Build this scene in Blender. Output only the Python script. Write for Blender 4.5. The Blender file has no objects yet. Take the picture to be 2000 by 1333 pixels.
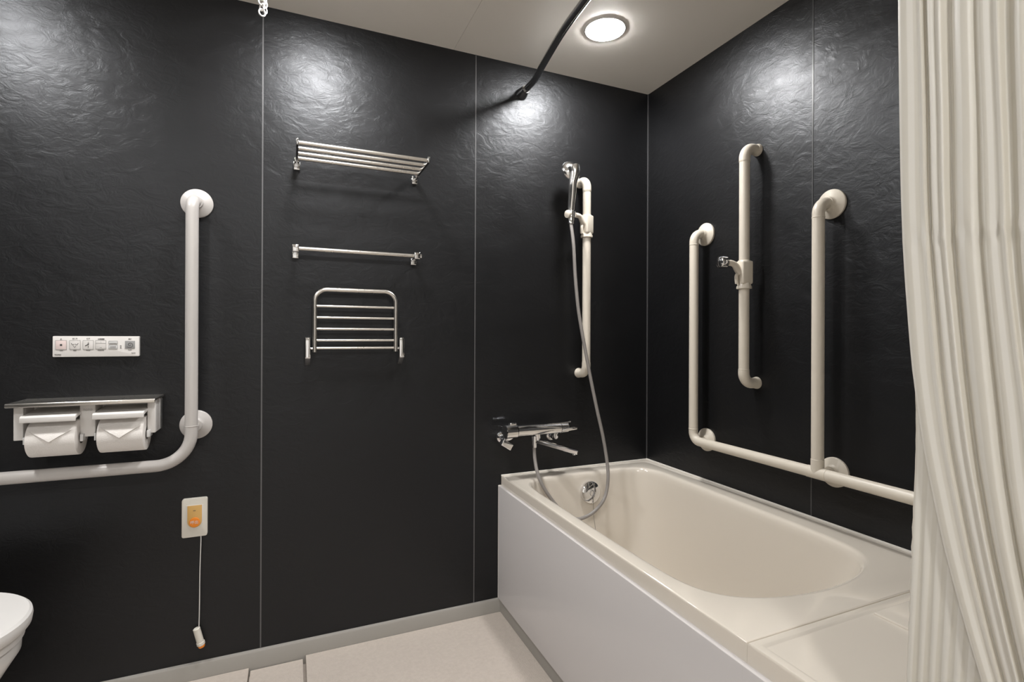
import bpy, bmesh, math, random
from mathutils import Vector, Matrix
random.seed(7)
PI = math.pi
S = bpy.context.scene
COL = S.collection

# ------------------------------------------------------------ camera, light, exposure
F = Vector((0.393959, 0.919128, 0.00035)).normalized()
R0 = Vector((0.919128, -0.393959, 0.0)); U0 = R0.cross(F)
ROLL = 0.0041334
RR = R0 * math.cos(ROLL) + U0 * math.sin(ROLL)
UU = -R0 * math.sin(ROLL) + U0 * math.cos(ROLL)
cam = bpy.data.cameras.new('camera'); camo = bpy.data.objects.new('camera', cam); COL.objects.link(camo)
cam.sensor_width = 36; cam.lens = 1003.02 / 2000 * 36
cam.shift_y = -(666.5 - 653.71) / 2000
cam.clip_start = 0.02
M = Matrix(((RR.x, UU.x, -F.x, -1.48916), (RR.y, UU.y, -F.y, -1.90933), (RR.z, UU.z, -F.z, 1.10222), (0, 0, 0, 1)))
camo.matrix_world = M
S.camera = camo

w = bpy.data.worlds.new('world'); S.world = w; w.use_nodes = True
w.node_tree.nodes['Background'].inputs[0].default_value = (1.0, 0.95, 0.88, 1)
w.node_tree.nodes['Background'].inputs[1].default_value = 1.0     # fill light added to brighten the ceiling, let in by an unseen doorway
S.view_settings.view_transform = 'Standard'; S.view_settings.look = 'None'
S.view_settings.gamma = 1; S.view_settings.use_curve_mapping = False
S.view_settings.exposure = 0.0
LAMP_L = 300.0            # radiance of each downlight's diffuser
LAMPS = [(-0.461, -0.347), (-1.395, -0.43), (-2.40, -0.50), (-1.25, -2.38), (-2.40, -2.38)]
H = 2.2                  # ceiling height

# ------------------------------------------------------------ materials
def nmat(name):
    m = bpy.data.materials.new(name); m.use_nodes = True
    return m, m.node_tree, m.node_tree.nodes['Principled BSDF']
def P(b, **k):
    for a, v in k.items():
        n = {'color': 'Base Color', 'rough': 'Roughness', 'metal': 'Metallic', 'spec': 'Specular IOR Level', 'coat': 'Coat Weight',
             'coatr': 'Coat Roughness', 'trans': 'Transmission Weight', 'sub': 'Subsurface Weight'}[a]
        b.inputs[n].default_value = (*v, 1) if a == 'color' else v
def simple(name, color, rough=0.4, metal=0.0, noise=0.0, scale=30, bump=0.0, **k):
    m, t, b = nmat(name); P(b, color=color, rough=rough, metal=metal, **k)
    if noise or bump:
        tc = t.nodes.new('ShaderNodeTexCoord'); n = t.nodes.new('ShaderNodeTexNoise')
        n.inputs['Scale'].default_value = scale; n.inputs['Detail'].default_value = 5
        t.links.new(tc.outputs['Object'], n.inputs['Vector'])
        if noise:
            r = t.nodes.new('ShaderNodeMapRange'); r.inputs['To Min'].default_value = rough - noise; r.inputs['To Max'].default_value = rough + noise
            t.links.new(n.outputs['Fac'], r.inputs['Value']); t.links.new(r.outputs['Result'], b.inputs['Roughness'])
        if bump:
            bp = t.nodes.new('ShaderNodeBump'); bp.inputs['Strength'].default_value = bump; bp.inputs['Distance'].default_value = 0.001
            t.links.new(n.outputs['Fac'], bp.inputs['Height']); t.links.new(bp.outputs['Normal'], b.inputs['Normal'])
    return m
def wall_material():
    m, t, b = nmat('black leather grain panel')
    P(b, color=(0.0034, 0.0034, 0.0040), rough=0.41, spec=0.37, coat=0.20, coatr=0.60); b.inputs['Specular Tint'].default_value = (0.92, 0.95, 1.0, 1)
    tc = t.nodes.new('ShaderNodeTexCoord'); N = t.nodes.new; L = t.links.new
    mp = N('ShaderNodeMapping'); mp.inputs['Scale'].default_value = (1, 1, 1.5); L(tc.outputs['Object'], mp.inputs['Vector'])
    n1 = N('ShaderNodeTexNoise'); n1.inputs['Scale'].default_value = 20; n1.inputs['Detail'].default_value = 6; n1.inputs['Roughness'].default_value = 0.62; n1.inputs['Distortion'].default_value = 1.3
    L(mp.outputs[0], n1.inputs['Vector'])
    n2 = N('ShaderNodeTexNoise'); n2.inputs['Scale'].default_value = 4.5; n2.inputs['Detail'].default_value = 6; n2.inputs['Distortion'].default_value = 0.8
    L(mp.outputs[0], n2.inputs['Vector'])
    b1 = N('ShaderNodeBump'); b1.inputs['Strength'].default_value = 1.0; b1.inputs['Distance'].default_value = 0.0015
    L(n1.outputs['Fac'], b1.inputs['Height'])
    b2 = N('ShaderNodeBump'); b2.inputs['Strength'].default_value = 0.6; b2.inputs['Distance'].default_value = 0.004
    L(n2.outputs['Fac'], b2.inputs['Height']); L(b1.outputs['Normal'], b2.inputs['Normal']); L(b2.outputs['Normal'], b.inputs['Normal'])
    r = N('ShaderNodeMapRange'); r.inputs['From Min'].default_value = 0.3; r.inputs['From Max'].default_value = 0.7; r.inputs['To Min'].default_value = 0.34; r.inputs['To Max'].default_value = 0.42
    L(n2.outputs['Fac'], r.inputs['Value']); L(r.outputs['Result'], b.inputs['Roughness'])
    return m
def floor_material():
    m, t, b = nmat('embossed floor vinyl'); N = t.nodes.new; L = t.links.new
    P(b, color=(0.50, 0.455, 0.39), rough=0.55)
    tc = N('ShaderNodeTexCoord'); v = N('ShaderNodeTexVoronoi'); v.inputs['Scale'].default_value = 210
    L(tc.outputs['Object'], v.inputs['Vector'])
    n = N('ShaderNodeTexNoise'); n.inputs['Scale'].default_value = 90; n.inputs['Detail'].default_value = 4; L(tc.outputs['Object'], n.inputs['Vector'])
    mx = N('ShaderNodeMix'); mx.data_type = 'RGBA'; mx.inputs['A'].default_value = (0.46, 0.405, 0.36, 1); mx.inputs['B'].default_value = (0.58, 0.515, 0.46, 1)
    L(n.outputs['Fac'], mx.inputs['Factor']); L(mx.outputs['Result'], b.inputs['Base Color'])
    bp = N('ShaderNodeBump'); bp.inputs['Strength'].default_value = 0.45; bp.inputs['Distance'].default_value = 0.0015
    L(v.outputs['Distance'], bp.inputs['Height']); L(bp.outputs['Normal'], b.inputs['Normal'])
    return m
def curtain_material():
    m, t, b = nmat('striped satin curtain cloth'); N = t.nodes.new; L = t.links.new
    uv = N('ShaderNodeUVMap'); sep = N('ShaderNodeSeparateXYZ'); L(uv.outputs['UV'], sep.inputs[0])
    mu = N('ShaderNodeMath'); mu.operation = 'MULTIPLY'; mu.inputs[1].default_value = 2 * PI / 0.021; L(sep.outputs['X'], mu.inputs[0])
    si = N('ShaderNodeMath'); si.operation = 'SINE'; L(mu.outputs[0], si.inputs[0])
    st = N('ShaderNodeMapRange'); st.inputs['From Min'].default_value = -0.25; st.inputs['From Max'].default_value = 0.25; L(si.outputs[0], st.inputs['Value'])
    mx = N('ShaderNodeMix'); mx.data_type = 'RGBA'; mx.inputs['A'].default_value = (0.80, 0.775, 0.71, 1); mx.inputs['B'].default_value = (0.92, 0.905, 0.86, 1)
    L(st.outputs['Result'], mx.inputs['Factor']); L(mx.outputs['Result'], b.inputs['Base Color'])
    rr = N('ShaderNodeMapRange'); rr.inputs['To Min'].default_value = 0.62; rr.inputs['To Max'].default_value = 0.34; L(st.outputs['Result'], rr.inputs['Value']); L(rr.outputs['Result'], b.inputs['Roughness'])
    P(b, spec=0.4)
    n = N('ShaderNodeTexNoise'); n.inputs['Scale'].default_value = 60; n.inputs['Detail'].default_value = 6
    mp = N('ShaderNodeMapping'); mp.inputs['Scale'].default_value = (3, 0.6, 1); L(uv.outputs['UV'], mp.inputs['Vector']); L(mp.outputs[0], n.inputs['Vector'])
    bp = N('ShaderNodeBump'); bp.inputs['Strength'].default_value = 0.25; bp.inputs['Distance'].default_value = 0.001; L(n.outputs['Fac'], bp.inputs['Height']); L(bp.outputs['Normal'], b.inputs['Normal'])
    tr = N('ShaderNodeBsdfTranslucent'); tr.inputs['Color'].default_value = (0.90, 0.86, 0.77, 1)
    ms = N('ShaderNodeMixShader'); ms.inputs[0].default_value = 0.36
    out = t.nodes['Material Output']; L(b.outputs[0], ms.inputs[1]); L(tr.outputs[0], ms.inputs[2]); L(ms.outputs[0], out.inputs['Surface'])
    return m
def emit(name, color, strength):
    m, t, b = nmat(name); P(b, color=(1, 1, 1)); b.inputs['Emission Color'].default_value = (*color, 1); b.inputs['Emission Strength'].default_value = strength
    return m
MT = {
 'wall': wall_material(), 'floor': floor_material(), 'curtain': curtain_material(),
 'ceil': simple('warm white ceiling panel', (0.92, 0.885, 0.825), 0.45, bump=0.05, scale=60),
 'base': simple('grey skirting', (0.32, 0.305, 0.28), 0.38, noise=0.06, scale=40),
 'joint': simple('aluminium joint strip', (0.14, 0.14, 0.145), 0.38, metal=0.5, noise=0.04),
 'jointd': simple('dark joint strip', (0.05, 0.05, 0.052), 0.35, noise=0.04),
 'chrome': simple('polished chrome', (0.82, 0.82, 0.83), 0.07, metal=1.0, noise=0.02, scale=20),
 'satin': simple('satin chrome plastic', (0.78, 0.77, 0.75), 0.17, metal=1.0, noise=0.02, scale=20),
 'steel': simple('brushed stainless steel', (0.68, 0.65, 0.605), 0.29, metal=1.0, noise=0.05, scale=80),
 'dsteel': simple('dark satin rail tube', (0.42, 0.42, 0.42), 0.2, metal=1.0, noise=0.04),
 'white': simple('white resin', (0.72, 0.70, 0.68), 0.32, noise=0.03),
 'wbar': simple('white coated grab bar', (0.52, 0.497, 0.48), 0.34, bump=0.012, scale=300),
 'cream': simple('ivory coated grab bar', (0.67, 0.615, 0.53), 0.36, bump=0.012, scale=300),
 'tub': simple('ivory gloss bathtub resin', (0.69, 0.635, 0.56), 0.12, noise=0.02, scale=10, coat=0.4, coatr=0.05),
 'apron': simple('pale grey gloss panel', (0.575, 0.55, 0.545), 0.1, noise=0.015, scale=6, spec=0.32),
 'ceramic': simple('white sanitary ceramic', (0.68, 0.665, 0.65), 0.16, bump=0.01, scale=3),
 'seat': simple('white toilet lid plastic', (0.68, 0.665, 0.65), 0.42, bump=0.01, scale=200),
 'paper': simple('toilet tissue', (0.80, 0.77, 0.74), 0.9, bump=0.7, scale=350),
 'hose': simple('grey shower hose', (0.27, 0.252, 0.24), 0.32, noise=0.04),
 'ivory': simple('ivory moulded plastic', (0.70, 0.67, 0.60), 0.35, bump=0.01, scale=200),
 'clear': simple('milky plastic', (0.66, 0.66, 0.655), 0.15, noise=0.02),
 'amber': simple('amber plastic', (0.66, 0.40, 0.13), 0.35, noise=0.03),
 'orange': simple('orange plastic', (0.90, 0.27, 0.02), 0.35, noise=0.03),
 'ink': simple('dark print', (0.06, 0.06, 0.06), 0.5, noise=0.03),
 'inkg': simple('grey print', (0.30, 0.30, 0.30), 0.5, noise=0.03),
 'pink': simple('pale pink key', (0.74, 0.62, 0.60), 0.4, noise=0.03),
 'door': simple('beige wall laminate', (0.68, 0.65, 0.60), 0.4, noise=0.04),
 'seal': simple('white silicone sealant', (0.80, 0.77, 0.72), 0.35, noise=0.03),
 'black': simple('black shadow gap', (0.02, 0.02, 0.02), 0.6, noise=0.03),
 'lamp': emit('lit lamp diffuser', (1.0, 0.985, 0.965), LAMP_L),
}

# ------------------------------------------------------------ mesh helpers
def V(*a): return Vector(a)
def addbm(dst, src, mat=None):
    if mat is not None: bmesh.ops.transform(src, matrix=mat, verts=src.verts)
    me = bpy.data.meshes.new('tmp'); src.to_mesh(me); dst.from_mesh(me); bpy.data.meshes.remove(me); src.free()
def box(bm, x0, x1, y0, y1, z0, z1, bev=0.0, seg=3, mat=None):
    b = bmesh.new(); bmesh.ops.create_cube(b, size=1)
    for v in b.verts: v.co = V(x0 + (v.co.x + .5) * (x1 - x0), y0 + (v.co.y + .5) * (y1 - y0), z0 + (v.co.z + .5) * (z1 - z0))
    if bev > 0: bmesh.ops.bevel(b, geom=b.edges[:], offset=bev, segments=seg, profile=0.5, affect='EDGES', clamp_overlap=True)
    addbm(bm, b, mat); return bm
def frame_axes(d):
    d = d.normalized(); a = V(0, 0, 1) if abs(d.z) < 0.9 else V(1, 0, 0)
    x = a.cross(d).normalized(); return x, d.cross(x)
def tube(bm, pts, r, seg=24, caps=True, closed=False):
    pts = [Vector(p) for p in pts]; n = len(pts)
    rs = r if isinstance(r, (list, tuple)) else [r] * n
    tang = []
    for i in range(n):
        a = pts[(i - 1) % n] if (i > 0 or closed) else pts[0]; b = pts[(i + 1) % n] if (i < n - 1 or closed) else pts[-1]
        tang.append((b - a).normalized())
    x, y = frame_axes(tang[0]); rings = []
    for i in range(n):
        if i:
            ax = tang[i - 1].cross(tang[i])
            if ax.length > 1e-8:
                q = Matrix.Rotation(tang[i - 1].angle(tang[i]), 3, ax.normalized()); x = q @ x; y = q @ y
        rings.append([bm.verts.new(pts[i] + (x * math.cos(2 * PI * k / seg) + y * math.sin(2 * PI * k / seg)) * rs[i]) for k in range(seg)])
    for i in range(n - 1 if not closed else n):
        A = rings[i]; B = rings[(i + 1) % n]
        for k in range(seg): bm.faces.new((A[k], A[(k + 1) % seg], B[(k + 1) % seg], B[k]))
    if caps and not closed:
        bm.faces.new(rings[0][::-1]); bm.faces.new(rings[-1])
    return bm
def fillet(pts, rad, n=10):
    pts = [Vector(p) for p in pts]; rad = rad if isinstance(rad, (list, tuple)) else [rad] * (len(pts) - 2)
    out = [pts[0]]
    for i in range(1, len(pts) - 1):
        a, p, b = pts[i - 1], pts[i], pts[i + 1]; u = (a - p).normalized(); v = (b - p).normalized(); ang = u.angle(v)
        d = rad[i - 1] / math.tan(ang / 2); bis = (u + v).normalized(); c = p + bis * (rad[i - 1] / math.sin(ang / 2))
        s = p + u * d - c; e = p + v * d - c; ax = s.cross(e).normalized(); th = s.angle(e)
        for k in range(n + 1): out.append(c + Matrix.Rotation(th * k / n, 3, ax) @ s)
    out.append(pts[-1]); return out
def catmull(pts, n=8, closed=False):
    pts = [Vector(p) for p in pts]; m = len(pts); out = []
    for i in range(m if closed else m - 1):
        if closed: p0, p1, p2, p3 = (pts[(i + k) % m] for k in (-1, 0, 1, 2))
        else: p0, p1, p2, p3 = pts[max(i - 1, 0)], pts[i], pts[i + 1], pts[min(i + 2, m - 1)]
        for k in range(n):
            t = k / n
            out.append(0.5 * ((2 * p1) + (p2 - p0) * t + (2 * p0 - 5 * p1 + 4 * p2 - p3) * t * t + (3 * p1 - p0 - 3 * p2 + p3) * t ** 3))
    if not closed: out.append(pts[-1])
    return out
def lathe(bm, prof, org, axis, seg=48, caps=True):
    org = Vector(org); axis = Vector(axis).normalized(); x, y = frame_axes(axis); rings = []
    for (r, h) in prof:
        rings.append([bm.verts.new(org + axis * h + (x * math.cos(2 * PI * k / seg) + y * math.sin(2 * PI * k / seg)) * max(r, 1e-5)) for k in range(seg)])
    for A, B in zip(rings, rings[1:]):
        for k in range(seg): bm.faces.new((A[k], A[(k + 1) % seg], B[(k + 1) % seg], B[k]))
    if caps: bm.faces.new(rings[0][::-1]); bm.faces.new(rings[-1])
    return bm
def prism(bm, pts, vec, bev=0.0, seg=2):
    b = bmesh.new(); vec = Vector(vec)
    f = b.faces.new([b.verts.new(Vector(p)) for p in pts]); r = bmesh.ops.extrude_face_region(b, geom=[f])
    for v in r['geom']:
        if isinstance(v, bmesh.types.BMVert): v.co += vec
    if bev: bmesh.ops.bevel(b, geom=b.edges[:], offset=bev, segments=seg, profile=0.5, affect='EDGES', clamp_overlap=True)
    addbm(bm, b); return bm
def rrect(x0, x1, z0, z1, r, y, n=6):
    out = []
    for cx, cz, a0 in ((x1 - r, z1 - r, 0), (x0 + r, z1 - r, 90), (x0 + r, z0 + r, 180), (x1 - r, z0 + r, 270)):
        for k in range(n + 1):
            a = math.radians(a0 + 90 * k / n); out.append(V(cx + r * math.cos(a), y, cz + r * math.sin(a)))
    return out
def loft(bm, rings, cap0=True, cap1=True):
    rv = [[bm.verts.new(p) for p in r] for r in rings]; n = len(rv[0])
    for A, B in zip(rv, rv[1:]):
        for k in range(n): bm.faces.new((A[k], A[(k + 1) % n], B[(k + 1) % n], B[k]))
    if cap0: bm.faces.new(rv[0][::-1])
    if cap1: bm.faces.new(rv[-1])
    return bm
def text_bm(bm, s, size, x, z, y, ext=0.0003, align='CENTER'):
    c = bpy.data.curves.new('t', 'FONT'); c.body = s; c.size = size; c.extrude = ext; c.align_x = align; c.align_y = 'CENTER'; c.resolution_u = 3
    o = bpy.data.objects.new('t', c); COL.objects.link(o); dg = bpy.context.evaluated_depsgraph_get()
    me = bpy.data.meshes.new_from_object(o.evaluated_get(dg)); b = bmesh.new(); b.from_mesh(me)
    bpy.data.objects.remove(o); bpy.data.curves.remove(c); bpy.data.meshes.remove(me)
    addbm(bm, b, Matrix(((1, 0, 0, x), (0, 0, -1, y), (0, 1, 0, z), (0, 0, 0, 1)))); return bm
def off(o):
    v = Vector((0, 0, 0))
    while o is not None: v += o.location; o = o.parent
    return v
def obj(name, bm, mat, parent=None, label=None, sharp=35):
    bmesh.ops.recalc_face_normals(bm, faces=bm.faces[:])
    if parent is not None: o0 = off(parent)
    else:
        lo = Vector([min(v.co[i] for v in bm.verts) for i in range(3)]); hi = Vector([max(v.co[i] for v in bm.verts) for i in range(3)])
        o0 = V((lo.x + hi.x) / 2, (lo.y + hi.y) / 2, lo.z)
    bmesh.ops.translate(bm, vec=-o0, verts=bm.verts)
    me = bpy.data.meshes.new(name); bm.to_mesh(me); bm.free()
    for p in me.polygons: p.use_smooth = True
    me.set_sharp_from_angle(angle=math.radians(sharp)); me.materials.append(MT[mat])
    o = bpy.data.objects.new(name, me); COL.objects.link(o)
    if parent is not None: o.parent = parent
    else: o.location = o0
    if label: o['label'] = label
    return o
def thing(name, label, cat, loc, group=None):
    o = bpy.data.objects.new(name, None); o.empty_display_size = 0.05; COL.objects.link(o); o.location = loc
    o['label'] = label; o['category'] = cat
    if group: o['group'] = group
    return o
def struct(name, bm, mat):
    o = obj(name, bm, mat); o['kind'] = 'structure'; return o
B = bmesh.new

# ------------------------------------------------------------ the room
XL, YF = -3.0, -3.1
struct('wall_back', box(B(), XL - .1, 0.1, 0, 0.1, -0.06, H + .1), 'wall')
struct('wall_right', box(B(), 0, 0.1, YF, 0, -0.06, H + .1), 'wall')
struct('wall_left', box(B(), XL - .1, XL, YF, 0, -0.06, H + .1), 'wall')
wf = B(); box(wf, XL - .1, -2.2, YF - .1, YF, -0.06, H + .1); box(wf, -1.2, 0.1, YF - .1, YF, -0.06, H + .1); box(wf, -2.2, -1.2, YF - .1, YF, 2.0, H + .1)
struct('wall_front', wf, 'door')
ce = B(); box(ce, XL, -0.9205, YF, 0, H, H + .05); box(ce, -0.9195, 0, YF, 0, H, H + .05); box(ce, -0.9205, -0.9195, YF, 0, H + 0.003, H + .05)
struct('ceiling', ce, 'ceil')
fl = B(); box(fl, XL, -1.615, YF, -0.014, -0.03, 0.0, 0.0015); box(fl, -1.441, 0, YF, -0.014, -0.03, 0.0, 0.0015); box(fl, XL, 0, YF, 0, -0.06, -0.03)
struct('floor', fl, 'floor')
bb = B(); prism(bb, [V(XL, 0, -0.03), V(XL, -0.0135, -0.03), V(XL, -0.012, 0.044), V(XL, -0.009, 0.0485), V(XL, 0, 0.050)], (-0.724 - XL, 0, 0))
struct('baseboard_back', bb, 'base')
bb = B(); box(bb, -0.724, -0.69, -2.55, 0.0, 0.0, 0.050, 0.001, 1)
struct('baseboard_bath', bb, 'base')
bb = B(); box(bb, XL, XL + .012, YF, -0.013, 0, 0.05, 0.002, 1)
struct('baseboard_left', bb, 'base')
for i, (x0, x1) in enumerate(((-0.8315, -0.8275), (-1.5835, -1.5795), (-2.336, -2.332))):
    struct('trim_%d' % (i + 1), box(B(), x0, x1, -0.0012, 0.0, 0.05, H), 'joint')
struct('trim_4', box(B(), -0.0035, 0, -0.0035, 0, 0.5, H), 'joint')
struct('trim_5', box(B(), -0.0010, 0, -0.8095, -0.8050, 0.53, H), 'jointd')
cau = B(); box(cau, -0.716, -0.003, -0.0035, 0, 0.534, 0.5405, 0.001, 1); box(cau, -0.005, 0, -2.55, 0, 0.534, 0.5415, 0.001, 1); box(cau, -0.7285, -0.716, -0.0035, 0, 0.05, 0.50, 0.0008, 1)
struct('trim_6', cau, 'seal')

# drain trough cover set in the floor
t = B(); box(t, -1.611, -1.450, -2.6, -0.0165, -0.03, -0.0085, 0.0025)
o = obj('drain_cover', t, 'floor'); o['label'] = 'narrow pale floor strip covering the drain between two dark gaps'; o['category'] = 'drain cover'

# ------------------------------------------------------------ downlights
def downlight(x, y, label):
    d = thing('ceiling_downlight', label, 'ceiling light', (x, y, H), 'round recessed downlights')
    obj('trim_ring', lathe(B(), [(0.0695, -0.0005), (0.0695, 0.004), (0.073, 0.0035), (0.076, 0.0015), (0.0765, -0.0)], (x, y, H), (0, 0, -1), 64, False), 'white', d)
    obj('diffuser', lathe(B(), [(0.069, 0.0), (0.069, 0.0032), (0.062, 0.0066), (0.040, 0.009), (0.0, 0.010)], (x, y, H), (0, 0, -1), 64), 'lamp', d)
    return d
LL = ['lit round white downlight in the beige ceiling above the bathtub', 'round downlight over the towel shelf, before the middle wall panel',
      'round downlight over the toilet and paper holder', 'round downlight behind the viewer beside the curtain', 'round downlight behind the viewer near the doorway']
for (x, y), l in zip(LAMPS, LL): downlight(x, y, l)

# ------------------------------------------------------------ bathtub
RIM = 0.537
top_pts = [(-0.672, -0.50), (-0.672, -0.72), (-0.668, -0.923), (-0.660, -0.995), (-0.634, -1.052), (-0.581, -1.09), (-0.515, -1.113), (-0.439, -1.126), (-0.338, -1.128),
           (-0.250, -1.113), (-0.175, -1.085), (-0.125, -1.04), (-0.104, -0.96), (-0.097, -0.82), (-0.092, -0.65), (-0.086, -0.45), (-0.082, -0.25), (-0.088, -0.155), (-0.118, -0.108),
           (-0.175, -0.090), (-0.28, -0.086), (-0.42, -0.085), (-0.55, -0.086), (-0.617, -0.094), (-0.655, -0.125), (-0.668, -0.19), (-0.671, -0.32)]
top_o = catmull([V(x, y, 0) for x, y in top_pts], 8, True); NT = len(top_o)
def resample(pts, n):
    L = [0]
    for a, b in zip(pts, pts[1:] + pts[:1]): L.append(L[-1] + (b - a).length)
    out = []; k = 0
    for i in range(n):
        t = L[-1] * i / n
        while L[k + 1] < t: k += 1
        out.append(pts[k].lerp(pts[(k + 1) % len(pts)], (t - L[k]) / (L[k + 1] - L[k])))
    return out
NT = 200; top_o = resample(top_o, NT)
for _ in range(14): top_o = [top_o[i] * .5 + (top_o[i - 1] + top_o[(i + 1) % NT]) * .25 for i in range(NT)]
cen = V(-0.38, -0.60, 0)
def inward(i):
    a = top_o[i - 1]; b = top_o[(i + 1) % NT]; tt = (b - a).normalized(); n = V(-tt.y, tt.x, 0)
    if n.dot(cen - top_o[i]) < 0: n = -n
    return n
nrm = [inward(i) for i in range(NT)]
def bottom(p):
    x = cen.x + (p.x - cen.x) * 0.80; yy = p.y
    y = -0.155 + (yy + 0.085) * ((0.92 - 0.155) / (1.128 - 0.085)); return V(x, y, 0)
rings = []
for ofs, z in ((-0.012, RIM), (-0.006, RIM - .0007), (0.0, RIM - .003), (0.0045, RIM - .0085), (0.008, RIM - .018), (0.010, RIM - .032)):
    rings.append([top_o[i] + nrm[i] * ofs + V(0, 0, z) for i in range(NT)])
last = rings[-1]
for s, z in ((0.10, 0.46), (0.25, 0.38), (0.42, 0.29), (0.60, 0.20), (0.74, 0.14), (0.84, 0.108), (0.93, 0.088), (1.06, 0.077), (1.25, 0.072), (1.7, 0.070)):
    ring = []
    for i in range(NT):
        p = V(last[i].x, last[i].y, 0); b = bottom(top_o[i]); q = p.lerp(b, min(s, 1))
        if s > 1: q = b.lerp(cen, (s - 1))
        ring.append(V(q.x, q.y, z))
    rings.append(ring)
tb = B(); rv = [[tb.verts.new(p) for p in r] for r in rings]
for A_, B_ in zip(rv, rv[1:]):
    for k in range(NT): tb.faces.new((A_[k], A_[(k + 1) % NT], B_[(k + 1) % NT], B_[k]))
tb.faces.new(rv[-1])
X0, X1, Y0, Y1 = -0.716, -0.004, -1.211, -0.003
def rr2(i, x0, x1, y0, y1, z): return [V(x0 + i, y0 + i, z), V(x1 - i, y0 + i, z), V(x1 - i, y1 - i, z), V(x0 + i, y1 - i, z)]
outer = [[tb.verts.new(p) for p in rr2(i, X0, X1, Y0, Y1, z)] for i, z in ((0.005, RIM), (0.0022, RIM - .0008), (0.0008, RIM - .0025), (0, RIM - .006), (-0.0, 0.497), (0.02, 0.490))]
for A_, B_ in zip(outer, outer[1:]):
    for k in range(4): tb.faces.new((A_[k], A_[(k + 1) % 4], B_[(k + 1) % 4], B_[k]))
loopedges = []
for L_ in (outer[0], rv[0]):
    n = len(L_)
    for k in range(n):
        e = tb.edges.get((L_[k], L_[(k + 1) % n])) or tb.edges.new((L_[k], L_[(k + 1) % n])); loopedges.append(e)
bmesh.ops.triangle_fill(tb, use_beauty=True, use_dissolve=False, edges=loopedges)
tub = thing('bathtub', 'ivory built-in bathtub with pale grey side panel, in the corner under the mixer tap', 'bathtub', (-0.36, -0.6, 0))
obj('tub_shell', tb, 'tub', tub, sharp=50)
def side_profile(y): return [V(-0.728, y, 0.05), V(-0.728, y, 0.4955), V(-0.7272, y, 0.4970), V(-0.7255, y, 0.4976), V(-0.700, y, 0.4976), V(-0.700, y, 0.05)]
obj('side_panel', prism(B(), side_profile(-0.0035), (0, -1.2080, 0)), 'apron', tub, 'pale grey gloss side panel')
# overflow plate with ring and ball chain, on the wall-side end
kc = V(-0.366, -0.104, 0.459)
kax = V(0.0, -0.985, 0.17).normalized()
kn = lathe(B(), [(0.0435, -0.006), (0.0445, 0.006), (0.043, 0.011), (0.037, 0.0155), (0.020, 0.0175), (0.0, 0.018)], kc, kax, 64)
kn = obj('overflow_cover', kn, 'chrome', tub, 'round chrome cover')
rg = B(); rc = kc + kax * 0.022 + V(0.002, 0, -0.004)
tube(rg, [rc + V(math.cos(a) * .0105, 0, math.sin(a) * .0105) for a in [2 * PI * k / 28 for k in range(28)]], 0.0012, 8, closed=True)
lathe(rg, [(0.004, -0.006), (0.004, 0.004), (0.0, 0.005)], kc + kax * 0.018 + V(0, 0, 0.007), kax, 20)
obj('ring', rg, 'chrome', kn)
ch = B()
for k in range(95):
    z = rc.z - 0.012 - k * 0.0032; y = rc.y - 0.0015 - max(0, (kc.z - z)) * 0.0
    b = bmesh.new(); bmesh.ops.create_icosphere(b, subdivisions=1, radius=0.0017)
    addbm(ch, b, Matrix.Translation(V(rc.x + 0.001 * math.sin(k * .05), min(y, -0.105 - (0.47 - z) * 0.25), z)))
obj('ball_chain', ch, 'dsteel', tub)

# transfer deck next to the tub
dk = thing('bath_side_deck', 'ivory flat deck at the near end of the bathtub, partly behind the curtain', 'bath deck', (-0.36, -1.8, 0))
t = B(); Y2 = -2.5
prof_out = [V(-0.716, Y2, 0), V(-0.004, Y2, 0), V(-0.004, -1.2115, 0), V(-0.716, -1.2115, 0)]
def lv(i, z): return [V(-0.716 + i, Y2 + i, z), V(-0.004 - i, Y2 + i, z), V(-0.004 - i, -1.2115 - i, z), V(-0.716 + i, -1.2115 - i, z)]
loft(t, [lv(0.02, 0.488), lv(0, 0.492), lv(0, RIM - .006), lv(0.0008, RIM - .0025), lv(0.0022, RIM - .0006), lv(0.005, RIM), lv(0.015, RIM), lv(0.017, RIM - .0004), lv(0.021, RIM - .0028), lv(0.024, RIM - .003)])
obj('deck_top', t, 'tub', dk)
t = B(); box(t, -0.395, -0.028, Y2 + .03, -1.236, RIM - 0.006, RIM + 0.0012, 0.0028)
obj('raised_inset', t, 'tub', dk)
obj('side_panel', prism(B(), side_profile(-1.2116), (0, Y2 + 1.2116, 0)), 'apron', dk, 'pale grey gloss side panel')
t = B(); box(t, -0.690, -0.006, Y2 + .01, -1.225, 0.0, 0.489)
obj('support', t, 'apron', dk)

# ------------------------------------------------------------ grab bars
def flange(org, ax, r=0.044, rp=0.017):
    return lathe(B(), [(r * .98, 0.0), (r, 0.002), (r, 0.0075), (r * .93, 0.0105), (r * .55, 0.0145), (rp + .003, 0.019), (rp + .0015, 0.026)], org, ax, 56)
def ringband(bm, p, ax, r, h=0.003): return lathe(bm, [(r, -h), (r + .0009, -h * .6), (r + .0009, h * .6), (r, h)], p, ax, 40)

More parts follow.
